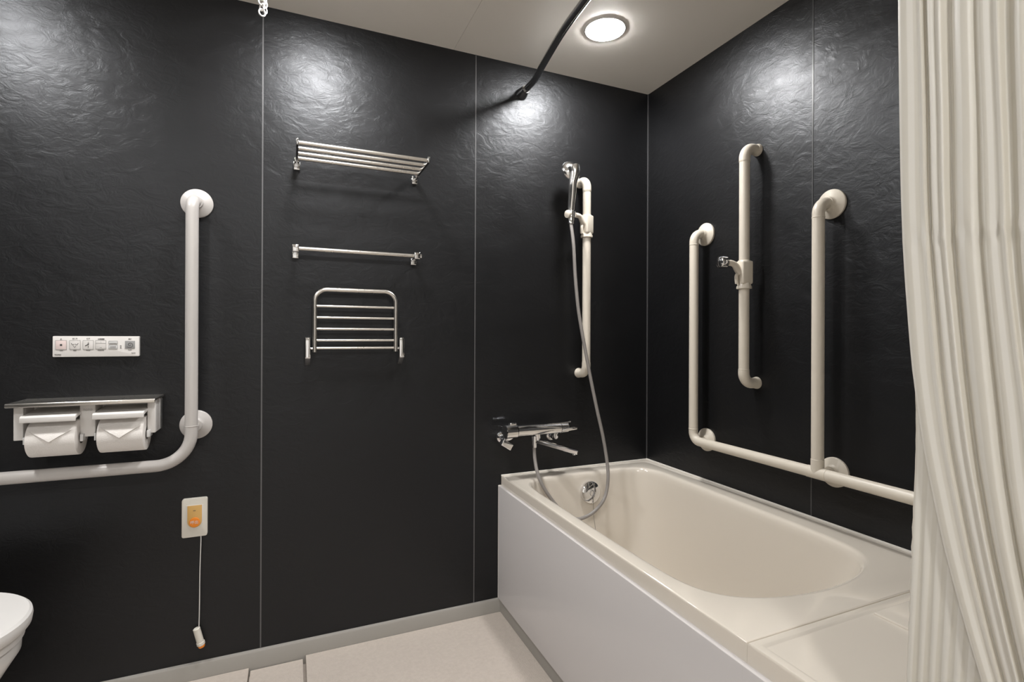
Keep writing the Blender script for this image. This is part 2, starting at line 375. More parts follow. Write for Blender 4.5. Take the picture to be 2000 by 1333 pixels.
# white L-shaped bar beside the toilet
g = thing('l_shaped_grab_bar', 'white L-shaped grab bar around the paper holder on the back wall', 'grab bar', (-1.775, 0, 0.70))
xb, yb, rb = -1.772, -0.072, 0.0175
path = fillet([V(xb, -0.02, 1.517), V(xb, yb, 1.517), V(xb, yb, 0.703), V(-2.62, yb, 0.703), V(-2.62, -0.02, 0.703)], [0.036, 0.092, 0.036], 12)
obj('bar', tube(B(), path, rb, 32), 'wbar', g)
for z in (1.517, 0.811): obj('wall_flange', flange(V(xb + .003, 0, z), (0, -1, 0), 0.0455), 'wbar', g)
st = B(); tube(st, [V(xb + .003, -0.01, 0.811), V(xb + .001, yb, 0.811)], 0.012, 24); obj('wall_stub', st, 'wbar', g)
obj('wall_flange', flange(V(-2.62, 0, 0.703), (0, -1, 0), 0.0455), 'wbar', g)
obj('joint_collar', ringband(B(), V(xb, yb, 0.818), (0, 0, 1), rb, 0.0012), 'wbar', g)

# ivory h-shaped bar on the right wall
g = thing('h_shaped_grab_bar', 'ivory grab bar with two uprights on one horizontal run above the tub', 'grab bar', (0, -0.87, 0.69))
xo, rb = -0.062, 0.017
ya, yc, zt, zb = -0.362, -0.872, 1.497, 0.697
obj('left_upright_bar', tube(B(), fillet([V(-0.02, ya, zt), V(xo, ya, zt), V(xo, ya, zb), V(xo, -2.0, zb), V(-0.02, -2.0, zb)], [0.034, 0.034, 0.034], 12), rb, 32), 'cream', g)
obj('right_upright_bar', tube(B(), fillet([V(-0.02, yc, zt), V(xo, yc, zt), V(xo, yc, zb)], [0.034], 12), rb, 32), 'cream', g)
for y, z in ((ya, zt), (yc, zt), (-2.0, zb)): obj('wall_flange', flange(V(0, y, z), (-1, 0, 0)), 'cream', g)
for y in (ya + .002, yc):
    f_ = flange(V(0, y - .012, zb), (-1, 0, 0)); tube(f_, [V(-0.01, y - .012, zb), V(xo, y - .012, zb)], 0.0125, 24)
    obj('wall_flange', f_, 'cream', g)
cl = B()
for p, ax in ((V(xo, ya, zt - .045), (0, 0, 1)), (V(xo, ya, zb + .045), (0, 0, 1)), (V(xo, yc, zt - .045), (0, 0, 1)), (V(xo, yc, zb + .040), (0, 0, 1)), (V(xo, yc + .03, zb), (0, 1, 0)), (V(xo, yc - .03, zb), (0, 1, 0))):
    obj('joint_collar', ringband(B(), p, ax, rb, 0.0016), 'cream', g)
tee = B(); tube(tee, [V(xo, yc + .03, zb), V(xo, yc - .03, zb)], rb + .0009, 32); tube(tee, [V(xo, yc, zb), V(xo, yc, zb + .04)], rb + .0009, 32)
obj('tee_fitting', tee, 'cream', g)

def slide_holder(root, bp, d, z0, z1, chrome_cap, clampdist):
    # collar around the bar at bp, arm towards d carrying the handset clamp
    d = Vector(d).normalized(); s = d.cross(V(0, 0, 1))
    Mx = Matrix(((d.x, s.x, 0, bp.x), (d.y, s.y, 0, bp.y), (d.z, s.z, 1, 0), (0, 0, 0, 1)))
    c = B()
    lathe(c, [(0.0185, z0), (0.0245, z0 + .001), (0.0245, z0 + .008), (0.0212, z0 + .014), (0.0212, z1 - .003), (0.0195, z1)], V(bp.x, bp.y, 0), (0, 0, 1), 40)
    b = bmesh.new(); box(b, -0.021, 0.021, -0.0215, 0.0215, z0 + .016, z1 - .002, 0.006); addbm(c, b, Mx)
    col = obj('slider_collar', c, 'cream', root)
    a = B(); zc = z1 - .012
    pts = [V(0.012, 0, zc - .030), V(0.024, 0, zc - .020), V(0.036, 0, zc - .004), V(0.05, 0, zc + .002), V(clampdist - .012, 0, zc + .002)]
    tube(a, catmull(pts, 5), [0.014 - 0.004 * min(1, k / 12) for k in range(21)], 20)
    bmesh.ops.transform(a, matrix=Mx, verts=a.verts); obj('arm', a, 'cream', col)
    l = B(); b = bmesh.new()
    tube(b, catmull([V(0.022, 0, z1 - .040), V(0.030, 0, z1 - .055), V(0.028, 0, z1 - .080)], 5), [0.006] * 11, 14); addbm(l, b, Mx); obj('release_lever', l, 'cream', col)
    return Mx, zc, col

# bare slide bar on the right wall
g = thing('slide_bar', 'ivory upright slide bar with empty shower holder, between the two uprights on the right wall', 'grab bar', (0, -0.6, 0.93))
yb = -0.602
obj('bar', tube(B(), fillet([V(0, yb, 1.748), V(xo, yb, 1.748), V(xo, yb, 0.938), V(0, yb, 0.938)], [0.036, 0.036], 12), rb, 32), 'cream', g)
for z in (1.748, 0.938):
    f_ = lathe(B(), [(0.0205, 0.0), (0.0212, 0.002), (0.0205, 0.006), (0.0190, 0.012)], V(0, yb, z), (-1, 0, 0), 40)
    zz = z - .046 if z > 1.3 else z + .046
    tube(f_, fillet([V(-0.001, yb, z), V(xo, yb, z), V(xo, yb, zz)], [0.036], 12), rb + 0.0011, 32)
    obj('elbow_fitting', f_, 'cream', g)
for z in (1.700, 0.986): obj('joint_collar', ringband(B(), V(xo, yb, z), (0, 0, 1), rb, 0.0014), 'cream', g)
Mx, zc, col = slide_holder(g, V(xo, yb, 0), (-0.98, 0.2, 0), 1.262, 1.360, True, 0.075)
c = B(); b = bmesh.new(); cx = 0.084
lathe(b, [(0.0175, -0.014), (0.0200, -0.012), (0.0203, 0.004), (0.0185, 0.010), (0.0125, 0.0145), (0.0, 0.016)], V(cx, 0, zc + .004), (1, 0, 0), 40)
lathe(b, [(0.0165, -0.013), (0.0165, 0.013)], V(cx - .004, 0, zc + .004), (0, 0, 1), 28)
addbm(c, b, Mx); obj('holder_clamp', c, 'chrome', col, 'chrome clamp')

# slide bar with hand shower on the back wall
g = thing('slide_bar', 'ivory upright slide bar carrying the chrome hand shower on the back wall', 'grab bar', (-0.36, 0, 0.93))
xb, yo = -0.360, -0.062
obj('bar', tube(B(), fillet([V(xb, 0, 1.750), V(xb, yo, 1.750), V(xb, yo, 0.940), V(xb, 0, 0.940)], [0.036, 0.036], 12), rb, 32), 'cream', g)
for z in (1.750, 0.940):
    f_ = lathe(B(), [(0.0205, 0.0), (0.0212, 0.002), (0.0205, 0.006), (0.0190, 0.012)], V(xb, 0, z), (0, -1, 0), 40)
    zz = z - .046 if z > 1.3 else z + .046
    tube(f_, fillet([V(xb, -0.001, z), V(xb, yo, z), V(xb, yo, zz)], [0.036], 12), rb + 0.0011, 32)
    obj('elbow_fitting', f_, 'cream', g)
for z in (1.700, 0.988): obj('joint_collar', ringband(B(), V(xb, yo, z), (0, 0, 1), rb, 0.0014), 'cream', g)
Mx, zc, col = slide_holder(g, V(xb, yo, 0), (-0.96, -0.28, 0), 1.508, 1.602, False, 0.084)
c = B(); b = bmesh.new()
lathe(b, [(0.012, -0.014), (0.0175, -0.011), (0.0175, 0.013), (0.014, 0.016)], V(0.094, 0, zc), (0, 0, 1), 32)
addbm(c, b, Mx); obj('holder_clamp', c, 'chrome', col, 'chrome clamp')
c = B(); b = bmesh.new(); tube(b, [V(0.106, 0, zc), V(0.110, 0, zc), V(0.117, 0, zc), V(0.1205, 0, zc)], [0.0150, 0.0165, 0.0155, 0.009], 28); addbm(c, b, Mx)
obj('clamp_cap', c, 'cream', col)
cp = Mx @ V(0.094, 0, zc)

hs = thing('hand_shower', 'chrome hand shower resting in its holder', 'shower head', (cp.x, cp.y, 1.56))
hd = V(-0.447, -0.080, 1.772)                 # middle of the spray head
hn = V(-0.10, 0.95, -0.22).normalized()       # the way the spray face points
hp = catmull([V(cp.x, cp.y, 1.566), V(cp.x, cp.y, 1.62), V(cp.x, cp.y - .008, 1.67), V(cp.x - .001, cp.y - .016, 1.715), hd - hn * 0.026 + V(0.001, 0, -0.022), hd - hn * 0.020 + V(0, 0, 0.004)], 6)
n = len(hp)
def sm_(x): x = max(0, min(1, x)); return x * x * (3 - 2 * x)
def hr(k):
    u = k / (n - 1)
    return 0.0122 + 0.0043 * sm_(u / .6) + (0.0105 * sm_((u - .58) / .42))
obj('handle', tube(B(), hp, [hr(k) for k in range(n)], 32), 'satin', hs)
hb = lathe(B(), [(0.0, -0.022), (0.016, -0.020), (0.026, -0.0155), (0.033, -0.010), (0.0385, -0.005), (0.0408, 0.000), (0.0412, 0.004), (0.039, 0.0065)], hd, hn, 56)
hb = obj('head', hb, 'satin', hs)
obj('spray_plate', lathe(B(), [(0.036, 0.006), (0.034, 0.0075), (0.0, 0.008)], hd, hn, 48), 'hose', hb, 'grey spray plate')
obj('hose_nut', lathe(B(), [(0.009, 0), (0.0105, 0.002), (0.0105, 0.016), (0.010, 0.018)], V(cp.x, cp.y, 1.552), (0, 0, 1), 24), 'chrome', hs)

hosep = [(-0.612, -0.092, 0.664), (-0.6133, -0.092, 0.6502), (-0.6134, -0.1, 0.6103), (-0.6119, -0.12, 0.5651), (-0.5993, -0.137, 0.5221), (-0.5713, -0.15, 0.4737), (-0.532, -0.16, 0.425), (-0.492, -0.168, 0.393), (-0.4508, -0.17, 0.3829),
         (-0.3965, -0.168, 0.3961), (-0.3529, -0.165, 0.4256), (-0.3256, -0.16, 0.4619), (-0.3103, -0.152, 0.5209), (-0.3064, -0.14, 0.5804), (-0.32, -0.13, 0.6839), (-0.3442, -0.125, 0.789),
         (-0.3683, -0.12, 0.8999), (-0.3917, -0.118, 1.0083), (-0.4144, -0.115, 1.1221), (-0.4297, -0.112, 1.2149), (-0.441, -0.108, 1.3385), (-0.4475, -0.105, 1.4622), (cp.x, cp.y, 1.553)]
hc = catmull(hosep, 8); hz = B(); hr_ = []
tube(hz, hc, 0.0068, 20)
ho = obj('shower_hose', hz, 'hose'); ho['label'] = 'grey flexible shower hose looping down into the bathtub'; ho['category'] = 'shower hose'

# ------------------------------------------------------------ bath mixer tap
fa = thing('mixer_tap', 'chrome thermostatic mixer tap on the back wall above the tub', 'tap', (-0.6, 0, 0.68))
by, bz = -0.092, 0.730
b = B(); tube(b, [V(x, by, bz) for x in (-0.688, -0.60, -0.54, -0.500)], [0.0225, 0.0225, 0.0215, 0.0205], 40)
tube(b, [V(-0.60, by, bz - .012), V(-0.60, by, bz - .034)], [0.015, 0.014], 28)
obj('body', b, 'chrome', fa)
d = B(); tube(d, [V(-0.738, by, bz), V(-0.736, by, bz), V(-0.692, by, bz), V(-0.690, by, bz)], [0.024, 0.027, 0.027, 0.0235], 16)
box(d, -0.722, -0.694, by - .012, by + .006, bz + .024, bz + .033, 0.003)
obj('temperature_dial', d, 'chrome', fa, sharp=18)
d = B(); tube(d, [V(-0.499, by, bz), V(-0.468, by, bz), V(-0.464, by, bz)], [0.0215, 0.0205, 0.017], 32)
obj('flow_dial', d, 'chrome', fa)
d = B(); prism(d, [V(-0.575, by - .010, bz + .020), V(-0.470, by - .013, bz + .025), V(-0.455, by - .013, bz + .028), V(-0.455, by - .013, bz + .021), V(-0.475, by - .013, bz + .018), V(-0.54, by - .010, bz + .010)], (0, 0.026, 0), 0.003)
prism(d, [V(-0.500, by - .026, bz - .004), V(-0.455, by - .034, bz + .006), V(-0.437, by - .034, bz + .002), V(-0.440, by - .034, bz - .006), V(-0.50, by - .026, bz - .014)], (0, 0.012, 0), 0.002)
obj('lever', d, 'chrome', fa)
d = B(); sp = [V(-0.600, by, 0.699), V(-0.600, by, 0.680)]
tube(d, sp, [0.0125, 0.0125], 28)
q0 = V(-0.604, by + .002, 0.684); q1 = V(-0.483, -0.200, 0.653)
dd = (q1 - q0).normalized(); ss = dd.cross(V(0, 0, 1)).normalized(); uu = ss.cross(dd)
def sec(p, wd, ht): return [p + ss * wd * a + uu * ht * c for a, c in ((-1, -.6), (-.6, -1), (.6, -1), (1, -.6), (1, .6), (.6, 1), (-.6, 1), (-1, .6))]
loft(d, [sec(q0, .013, .0085), sec(q0.lerp(q1, .5), .0125, .008), sec(q1, .0125, .0085), sec(q1 + dd * .004, .011, .007)])
d2 = obj('spout', d, 'chrome', fa)
obj('outlet', lathe(B(), [(0.009, 0), (0.0095, .009), (0.008, .010)], q1 - dd * .012 - V(0, 0, .003), (0, 0, -1), 24), 'chrome', d2)
d = lathe(B(), [(0.0095, 0), (0.0095, 0.024), (0.0115, 0.025), (0.0115, 0.045)], V(-0.613, by, 0.660), (0, 0, 1), 28)
obj('hose_connector', d, 'chrome', fa)
for x, zz in ((-0.716, 0.690), (-0.495, 0.684)):
    d = lathe(B(), [(0.021, 0.0), (0.022, 0.002), (0.020, 0.007), (0.0135, 0.011), (0.0125, 0.02)], V(x, 0, zz), (0, -1, 0), 40)
    d = obj('wall_rosette', d, 'chrome', fa)
    xx = x + (0.022 if x < -.6 else -0.010)
    obj('elbow', tube(B(), catmull([V(x, -0.01, zz), V(x, -0.045, zz), V(xx, -0.062, zz + .018), V(xx, by + .004, bz - .004)], 6), 0.0125, 24), 'chrome', d)
rot = Matrix.Translation(V(-0.716, -0.052, 0.672)) @ Matrix.Rotation(math.radians(32), 4, 'Y')
d = B(); box(d, -0.024, 0.024, -0.014, 0.014, -0.013, 0.013, 0.003, 3, rot); obj('stop_valve', d, 'chrome', fa)

# ------------------------------------------------------------ towel shelf, towel bar, fold-down rack
def bracket(bm, x, z):
    box(bm, x - .011, x + .011, -0.012, 0, z - .014, z + .014, 0.003)
    box(bm, x - .0075, x + .0075, -0.060, -0.010, z - .0075 + .004, z + .0075 + .004, 0.002)
ts = thing('towel_shelf', 'four-tube chrome towel shelf, highest rack on the middle wall panel', 'towel shelf', (-1.277, 0, 1.68))
for x, sx in ((-1.476, -1), (-1.071, 1)):
    d = B(); box(d, x - .011, x + .011, -0.010, 0, 1.662, 1.692, 0.003); box(d, x - .008, x + .008, -0.052, -0.008, 1.676, 1.692, 0.003)
    br = obj('wall_bracket', d, 'chrome', ts)
    d = B(); box(d, x - .0035, x + .0035, -0.226, -0.020, 1.675, 1.695, 0.002); obj('side_arm', d, 'dsteel', ts)
for y in (-0.060, -0.110, -0.160, -0.212):
    obj('tube', tube(B(), [V(-1.474, y, 1.686), V(-1.073, y, 1.686)], 0.0062, 20), 'steel', ts)
tb_ = thing('towel_bar', 'single chrome towel bar between the towel shelf and the folding rack', 'towel bar', (-1.275, 0, 1.375))
for x in (-1.479, -1.074):
    d = B(); box(d, x - .011, x + .011, -0.009, 0, 1.360, 1.386, 0.003); box(d, x - .0075, x + .0075, -0.050, -0.006, 1.374, 1.386, 0.002); box(d, x - .011, x + .011, -0.072, -0.046, 1.374, 1.398, 0.003)
    obj('wall_bracket', d, 'chrome', tb_)
obj('bar', tube(B(), [V(-1.474, -0.06, 1.386), V(-1.064, -0.06, 1.386)], 0.0066, 24), 'steel', tb_)
obj('end_cap', lathe(B(), [(0.0085, 0), (0.0085, .006), (0.006, .007)], V(-1.063, -0.06, 1.386), (1, 0, 0), 20), 'chrome', tb_)

fr = thing('folding_rack', 'folded-up stainless rack with five crossbars, lowest rack on the middle panel', 'folding rack', (-1.28, 0, 1.0))
obj('frame', tube(B(), fillet([V(-1.4175, -0.040, 1.040), V(-1.4175, -0.040, 1.254), V(-1.145, -0.040, 1.254), V(-1.145, -0.040, 1.040)], [0.040, 0.040], 12), 0.0072, 24), 'steel', fr)
for z in (1.197, 1.158, 1.119, 1.080, 1.053):
    obj('crossbar', tube(B(), [V(-1.4175, -0.040, z), V(-1.145, -0.040, z)], 0.0042, 16), 'steel', fr)
for x in (-1.4395, -1.1235):
    d = B(); prism(d, [V(x - .009, 0, 1.090), V(x - .009, -0.050, 1.090), V(x - .009, -0.050, 1.020), V(x - .009, -0.006, 0.992), V(x - .009, 0, 0.992)], (0.018, 0, 0), 0.003)
    obj('hinge_bracket', d, 'chrome', fr)
    s = 1 if x < -1.3 else -1
    obj('pivot_pin', tube(B(), [V(x + s * .006, -0.040, 1.052), V(x + s * .024, -0.040, 1.052)], 0.0040, 16), 'chrome', fr)

# ------------------------------------------------------------ wash control panel
rp = thing('toilet_control_panel', 'flat white toilet control panel with small pictogram keys, above the paper holder', 'control panel', (-2.0235, 0, 1.03))
x0, x1, z0, z1 = -2.128, -1.9195, 1.0315, 1.0925
pl = B(); prism(pl, rrect(x0, x1, z0, z1, 0.0025, 0), (0, -0.012, 0), 0.0012)
obj('faceplate', pl, 'white', rp)
px = lambda p: x0 + (p - 103.3) / (271.5 - 103.3) * (x1 - x0)
pz = lambda p: z1 - (p - 657.3) / (697.3 - 657.3) * (z1 - z0)
YF_ = -0.012
def key(a, b_, c, d_, mat='white', fr_=True, name='key'):
    k = B(); box(k, px(a), px(b_), YF_ - .0012, YF_ + .0005, pz(d_), pz(c), 0.0004, 2); ko = obj(name, k, mat, rp)
    if fr_:
        f_ = B()
        for (xa, xb_, za, zb_) in ((a, b_, c, c + .55), (a, b_, d_ - .55, d_), (a, a + .5, c, d_), (b_ - .5, b_, c, d_)):
            box(f_, px(xa), px(xb_), YF_ - .0015, YF_ - .0010, pz(zb_), pz(za))
        obj('key_outline', f_, 'inkg', ko)
    return ko
def dots(ko, shapes, mat='ink', name='pictogram'):
    f_ = B()
    for s in shapes: tube(f_, [V(px(a), YF_ - .0014, pz(c)) for a, c in s[1:]], s[0] * 0.00124, 8)
    obj(name, f_, mat, ko)
k = key(108.5, 129.5, 665.3, 683, 'pink'); f_ = B(); box(f_, px(117.2), px(121.2), YF_ - .0018, YF_ - .001, pz(676), pz(672.6)); obj('pictogram', f_, 'ink', k)
k = key(135, 155.7, 665.3, 683); dots(k, [(.6, (138.5, 671), (141, 674.5), (144, 672.5)), (.6, (151.5, 671), (149, 674.5), (146, 672.5)), (.45, (142.5, 676), (144.7, 680), (147, 676))])
k = key(160.3, 180.7, 665.3, 683); dots(k, [(1.1, (170.8, 669.2), (171.2, 669.8)), (1.2, (171.3, 671.5), (170, 674)), (.9, (169.5, 674), (164.8, 676.2)), (.5, (170.8, 676), (170.5, 680))])
k = key(184.5, 205.2, 665.3, 682.5); dots(k, [(.35, (184.8, 671), (205, 671)), (.7, (194.8, 668.8), (195.4, 668.8)), (.5, (193, 679.6), (197, 679.6))], 'inkg')
k = key(210.5, 228, 666.5, 672.2, 'clear'); dots(k, [(.5, (213, 671), (225.5, 671))], 'inkg')
k = key(210.5, 228, 674.5, 682.3, 'clear'); dots(k, [(.8, (213.5, 677.8), (225, 677.8)), (.4, (213.5, 680.6), (224.5, 680.6))], 'inkg')
k = key(243, 263, 666.5, 682, 'inkg', False); dots(k, [(.45,) + tuple((253 + (1 + a * .75) * math.cos(a), 674.3 + (1 + a * .75) * .8 * math.sin(a)) for a in [q * .35 for q in range(26)])])
for s, cx, cz, sz in (('止', 119, 662.8, .0042), ('おしり', 145, 662.2, .0042), ('ビデ', 170.5, 662.2, .0045), ('水勢調節', 195.5, 663, .0042), ('流す', 253, 662.8, .0042),
                      ('STOP', 119.5, 685.4, .0032), ('REAR', 145, 685.2, .0032), ('FRONT', 170.5, 685.2, .0032), ('PRESSURE', 195, 685, .0036), ('FLUSH', 253, 684.7, .0032), ('Washlet', 112.8, 693, .0046), ('TOTO', 260, 691, .0038), ('弱', 234.5, 676.6, .0035), ('強', 234.5, 680.4, .0035)):
    obj('lettering', text_bm(B(), s, sz, px(cx), pz(cz), YF_ - .0006), 'ink', rp)

# ------------------------------------------------------------ paper holder and rolls
ph = thing('paper_holder', 'double toilet paper holder with stainless top shelf on the back wall', 'toilet paper holder', (-2.023, 0, 0.80))
d = B(); box(d, -2.191, -1.856, -0.120, 0, 0.9045, 0.9115, 0.0022); prism(d, [V(-2.191, -0.122, 0.9115), V(-2.191, -0.124, 0.909), V(-2.191, -0.124, 0.901), V(-2.191, -0.118, 0.899), V(-2.191, -0.114, 0.905), V(-2.191, -0.114, 0.9115)], (0.335, 0, 0), 0.001)
obj('top_shelf', d, 'steel', ph, 'brushed steel shelf')
d = B(); box(d, -2.187, -1.862, -0.020, 0, 0.806, 0.9045, 0.002)
for a, c in ((-2.187, -2.166), (-2.042, -2.006), (-1.882, -1.862)): box(d, a, c, -0.086, -0.004, 0.806, 0.9045, 0.002)
obj('housing', d, 'white', ph)
for i, (a, c) in enumerate(((-2.158, -2.038), (-2.001, -1.881))):
    d = B(); prism(d, [V(a, -0.022, 0.886), V(a, -0.105, 0.8775), V(a, -0.126, 0.877), V(a, -0.131, 0.873), V(a, -0.131, 0.860), V(a, -0.127, 0.858), V(a, -0.124, 0.866), V(a, -0.10, 0.870), V(a, -0.022, 0.878)], (c - a, 0, 0), 0.0012)
    obj('roll_cover', d, 'white', ph)
    for xx in (a - .004, c + .0005):
        d = B(); box(d, xx, xx + .0035 + (.004 if xx > a else 0), -0.100, -0.060, 0.796, 0.816, 0.0012, 2); obj('roll_arm', d, 'clear', ph)
obj('lettering', text_bm(B(), 'TOTO', .0075, -2.0235, 0.8825, -0.0862), 'inkg', ph)
for a, c, lab in ((-2.151, -2.0415, 'left toilet paper roll with its end folded to a point'), (-1.994, -1.8845, 'right toilet paper roll, nearer the white upright bar, end folded to a point')):
    cy_, cz_, R_ = -0.0725, 0.806, 0.0505
    rl = thing('toilet_paper_roll', lab, 'toilet paper roll', ((a + c) / 2, cy_, cz_ - R_), 'toilet paper rolls in the holder')
    d = B(); seg = 64; rg_ = []
    for x, r in ((a, .020), (a, R_ - .002), (a + .001, R_ - .0004), (a + .004, R_), (c - .004, R_), (c - .001, R_ - .0004), (c, R_ - .002), (c, .020)):
        rg_.append([V(x, cy_ + r * math.sin(2 * PI * k / seg) * (1 + .006 * math.sin(3 * 2 * PI * k / seg)), cz_ + r * math.cos(2 * PI * k / seg)) for k in range(seg)])
    rg_.append(rg_[0]); loft(d, rg_[:-1], False, False)
    A_ = [v for v in d.verts]
    for k in range(seg): d.faces.new((A_[-seg + k], A_[-seg + (k + 1) % seg], A_[(k + 1) % seg], A_[k]))
    obj('paper', d, 'paper', rl)
    d = B(); loft(d, [[V(x, cy_ + r * math.sin(2 * PI * k / 32), cz_ + r * math.cos(2 * PI * k / 32)) for k in range(32)] for x, r in ((a, .0198), (c, .0198), (c, .0185), (a, .0185), (a, .0198))], False, False)
    obj('core', d, 'amber', rl) if False else obj('core', d, 'base', rl, 'grey card core')
    # folded point: a thin triangle wrapped over the front of the roll
    d = B(); mx_ = (a + c) / 2; up = []; NR = 10
    for lay, rr_ in ((0, R_ + .0012), (1, R_ + .0002)):
        row = []
        for j in range(NR + 1):
            u = j / NR; th = math.radians(-58 - 34 * u); hw = 0.047 * (1 - u) + .0004
            r2 = rr_ + (0.0008 + 0.0045 * u * (1 - lay))
            row.append([d.verts.new(V(mx_ + hw * s_, cy_ + r2 * math.sin(th), cz_ + r2 * math.cos(th))) for s_ in (-1, -.5, 0, .5, 1)])
        up.append(row)
    for lay in (0, 1):
        for j in range(NR):
            for q in range(4): d.faces.new((up[lay][j][q], up[lay][j][q + 1], up[lay][j + 1][q + 1], up[lay][j + 1][q]))
    for j in range(NR):
        for q in (0, 4): d.faces.new((up[0][j][q], up[1][j][q], up[1][j + 1][q], up[0][j + 1][q]))
    for j in (0, NR):
        for q in range(4): d.faces.new((up[0][j][q], up[0][j][q + 1], up[1][j][q + 1], up[1][j][q]))
    obj('folded_point', d, 'paper', rl)

# ------------------------------------------------------------ call switch
cs = thing('emergency_call_switch', 'ivory emergency call switch with orange button and pull cord on the back wall', 'call switch', (-1.77, 0, 0.455))
d = B(); prism(d, rrect(-1.806, -1.736, 0.455, 0.577, 0.006, 0), (0, -0.0135, 0), 0.003, 3)
obj('faceplate', d, 'ivory', cs)
def shield(x0, x1, z0, z1, y):
    r = (x1 - x0) / 2; out = [V(x0, y, z1), V(x0, y, z0 + r)]
    for k in range(1, 16): a = PI + PI * k / 16; out.append(V((x0 + x1) / 2 + r * math.cos(a), y, z0 + r + r * math.sin(a)))
    return out + [V(x1, y, z0 + r), V(x1, y, z1)]
obj('button_rim', prism(B(), shield(-1.7935, -1.7475, 0.4815, 0.5565, -0.0125), (0, -0.0022, 0), 0.0004), 'white', cs)
am = obj('amber_window', prism(B(), shield(-1.7905, -1.7505, 0.4850, 0.5555, -0.0125), (0, -0.0034, 0), 0.0004), 'amber', cs, 'amber translucent window')
obj('call_button', lathe(B(), [(0.0150, 0), (0.0150, .0022), (0.0138, .0032), (0, .0036)], V(-1.7705, -0.0155, 0.5025), (0, -1, 0), 40), 'orange', am, 'orange round button')
obj('lettering', text_bm(B(), '呼出', .0115, -1.7705, 0.5025, -0.0194), 'white', am)
f_ = B(); box(f_, -1.7745, -1.7675, -0.0164, -0.0155, 0.5385, 0.5400); obj('speaker_mark', f_, 'ink', am)
d = B(); cpz = catmull([V(-1.7545, -0.010, 0.458), V(-1.7535, -0.012, 0.44), V(-1.7560, -0.012, 0.34), V(-1.7565, -0.013, 0.24), V(-1.7575, -0.015, 0.165)], 6)
tube(d, cpz, 0.0014, 8); obj('pull_cord', d, 'white', cs)
hx = V(-1.7645, -0.016, 0.165); he = V(-1.7505, -0.016, 0.108); hd2 = (he - hx).normalized(); L2 = (he - hx).length
d = lathe(B(), [(0.0075, 0.0), (0.0102, 0.002), (0.0102, L2 - .012), (0.0118, L2 - .011), (0.0118, L2 - .003), (0.010, L2 - .001)], hx, hd2, 32)
ph2 = obj('pull_handle', d, 'ivory', cs)
d = lathe(B(), [(0.0098, L2 - .003), (0.0098, L2 + .003), (0.0080, L2 + .0065), (0, L2 + .008)], hx, hd2, 32); obj('orange_tip', d, 'orange', ph2, 'orange end')

# ------------------------------------------------------------ toilet
tl = thing('toilet', 'white toilet with closed lid at the left edge below the grab bar', 'toilet', (-2.4, -0.41, 0))
def dshape(cx, cy, a, b, back, n=48):
    out = []
    for k in range(n):
        th = -PI / 2 + PI * k / (n - 1); out.append((cx + a * math.cos(th), cy + b * math.sin(th)))
    out += [(cx - (cx - back) * .5, cy + b * .99), (back + .02, cy + b * .93), (back, cy + b * .85), (back, cy - b * .85), (back + .02, cy - b * .93), (cx - (cx - back) * .5, cy - b * .99)]
    return out
def ringz(cx, a, b, back, z): return [V(x, y, z) for x, y in dshape(cx, -0.41, a, b, back)]
obj('lid', loft(B(), [ringz(-2.262, .220, .196, -2.62, .428), ringz(-2.262, .223, .199, -2.62, .432), ringz(-2.262, .225, .201, -2.62, .446), ringz(-2.262, .2235, .1995, -2.62, .454), ringz(-2.262, .218, .194, -2.615, .459), ringz(-2.262, .200, .176, -2.60, .4612), ringz(-2.262, .10, .09, -2.45, .4635)]), 'seat', tl)
obj('seat', loft(B(), [ringz(-2.262, .205, .184, -2.60, .403), ringz(-2.262, .211, .189, -2.60, .406), ringz(-2.262, .211, .189, -2.60, .424), ringz(-2.262, .206, .184, -2.60, .4275)]), 'seat', tl)
obj('bowl', loft(B(), [ringz(-2.33, .115, .115, -2.90, 0.0), ringz(-2.33, .120, .120, -2.90, .02), ringz(-2.31, .130, .125, -2.90, .12), ringz(-2.29, .155, .140, -2.90, .24), ringz(-2.268, .190, .170, -2.90, .34), ringz(-2.262, .205, .182, -2.90, .375), ringz(-2.262, .206, .183, -2.90, .396), ringz(-2.262, .202, .180, -2.90, .4025)]), 'ceramic', tl)
obj('wash_unit', box(B(), -2.90, -2.61, -0.60, -0.22, 0.402, 0.50, 0.02, 4), 'seat', tl)
obj('cistern', box(B(), -2.998, -2.80, -0.62, -0.20, 0.40, 0.86, 0.02, 4), 'ceramic', tl)

# ------------------------------------------------------------ curtain rail and curtain
cr = thing('curtain_rail', 'dark chrome curved shower curtain rail fixed high on the back wall', 'curtain rail', (-0.62, 0, 2.09))
rp_ = [V(-0.632, -0.012, 2.083), V(-0.629, -0.050, 2.088), V(-0.628, -0.112, 2.090), V(-0.637, -0.166, 2.090), V(-0.650, -0.23, 2.090), V(-0.684, -0.442, 2.090), V(-0.698, -0.603, 2.090), V(-0.724, -0.95, 2.09), V(-0.742, -1.30, 2.09), V(-0.760, -1.62, 2.09), V(-0.760, -2.10, 2.09), V(-0.740, -2.40, 2.09), V(-0.66, -2.54, 2.09), V(-0.50, -2.58, 2.09), V(-0.012, -2.58, 2.09)]
obj('rail_tube', tube(B(), catmull(rp_, 8), 0.0125, 24), 'dsteel', cr)
obj('wall_socket', tube(B(), [V(-0.632, 0, 2.083), V(-0.632, -0.004, 2.083), V(-0.632, -0.030, 2.086), V(-0.631, -0.040, 2.087)], [0.024, 0.024, 0.018, 0.0165], 32), 'dsteel', cr)
obj('wall_socket', tube(B(), [V(0, -2.58, 2.09), V(-0.004, -2.58, 2.09), V(-0.035, -2.58, 2.09)], [0.024, 0.024, 0.0165], 32), 'dsteel', cr)

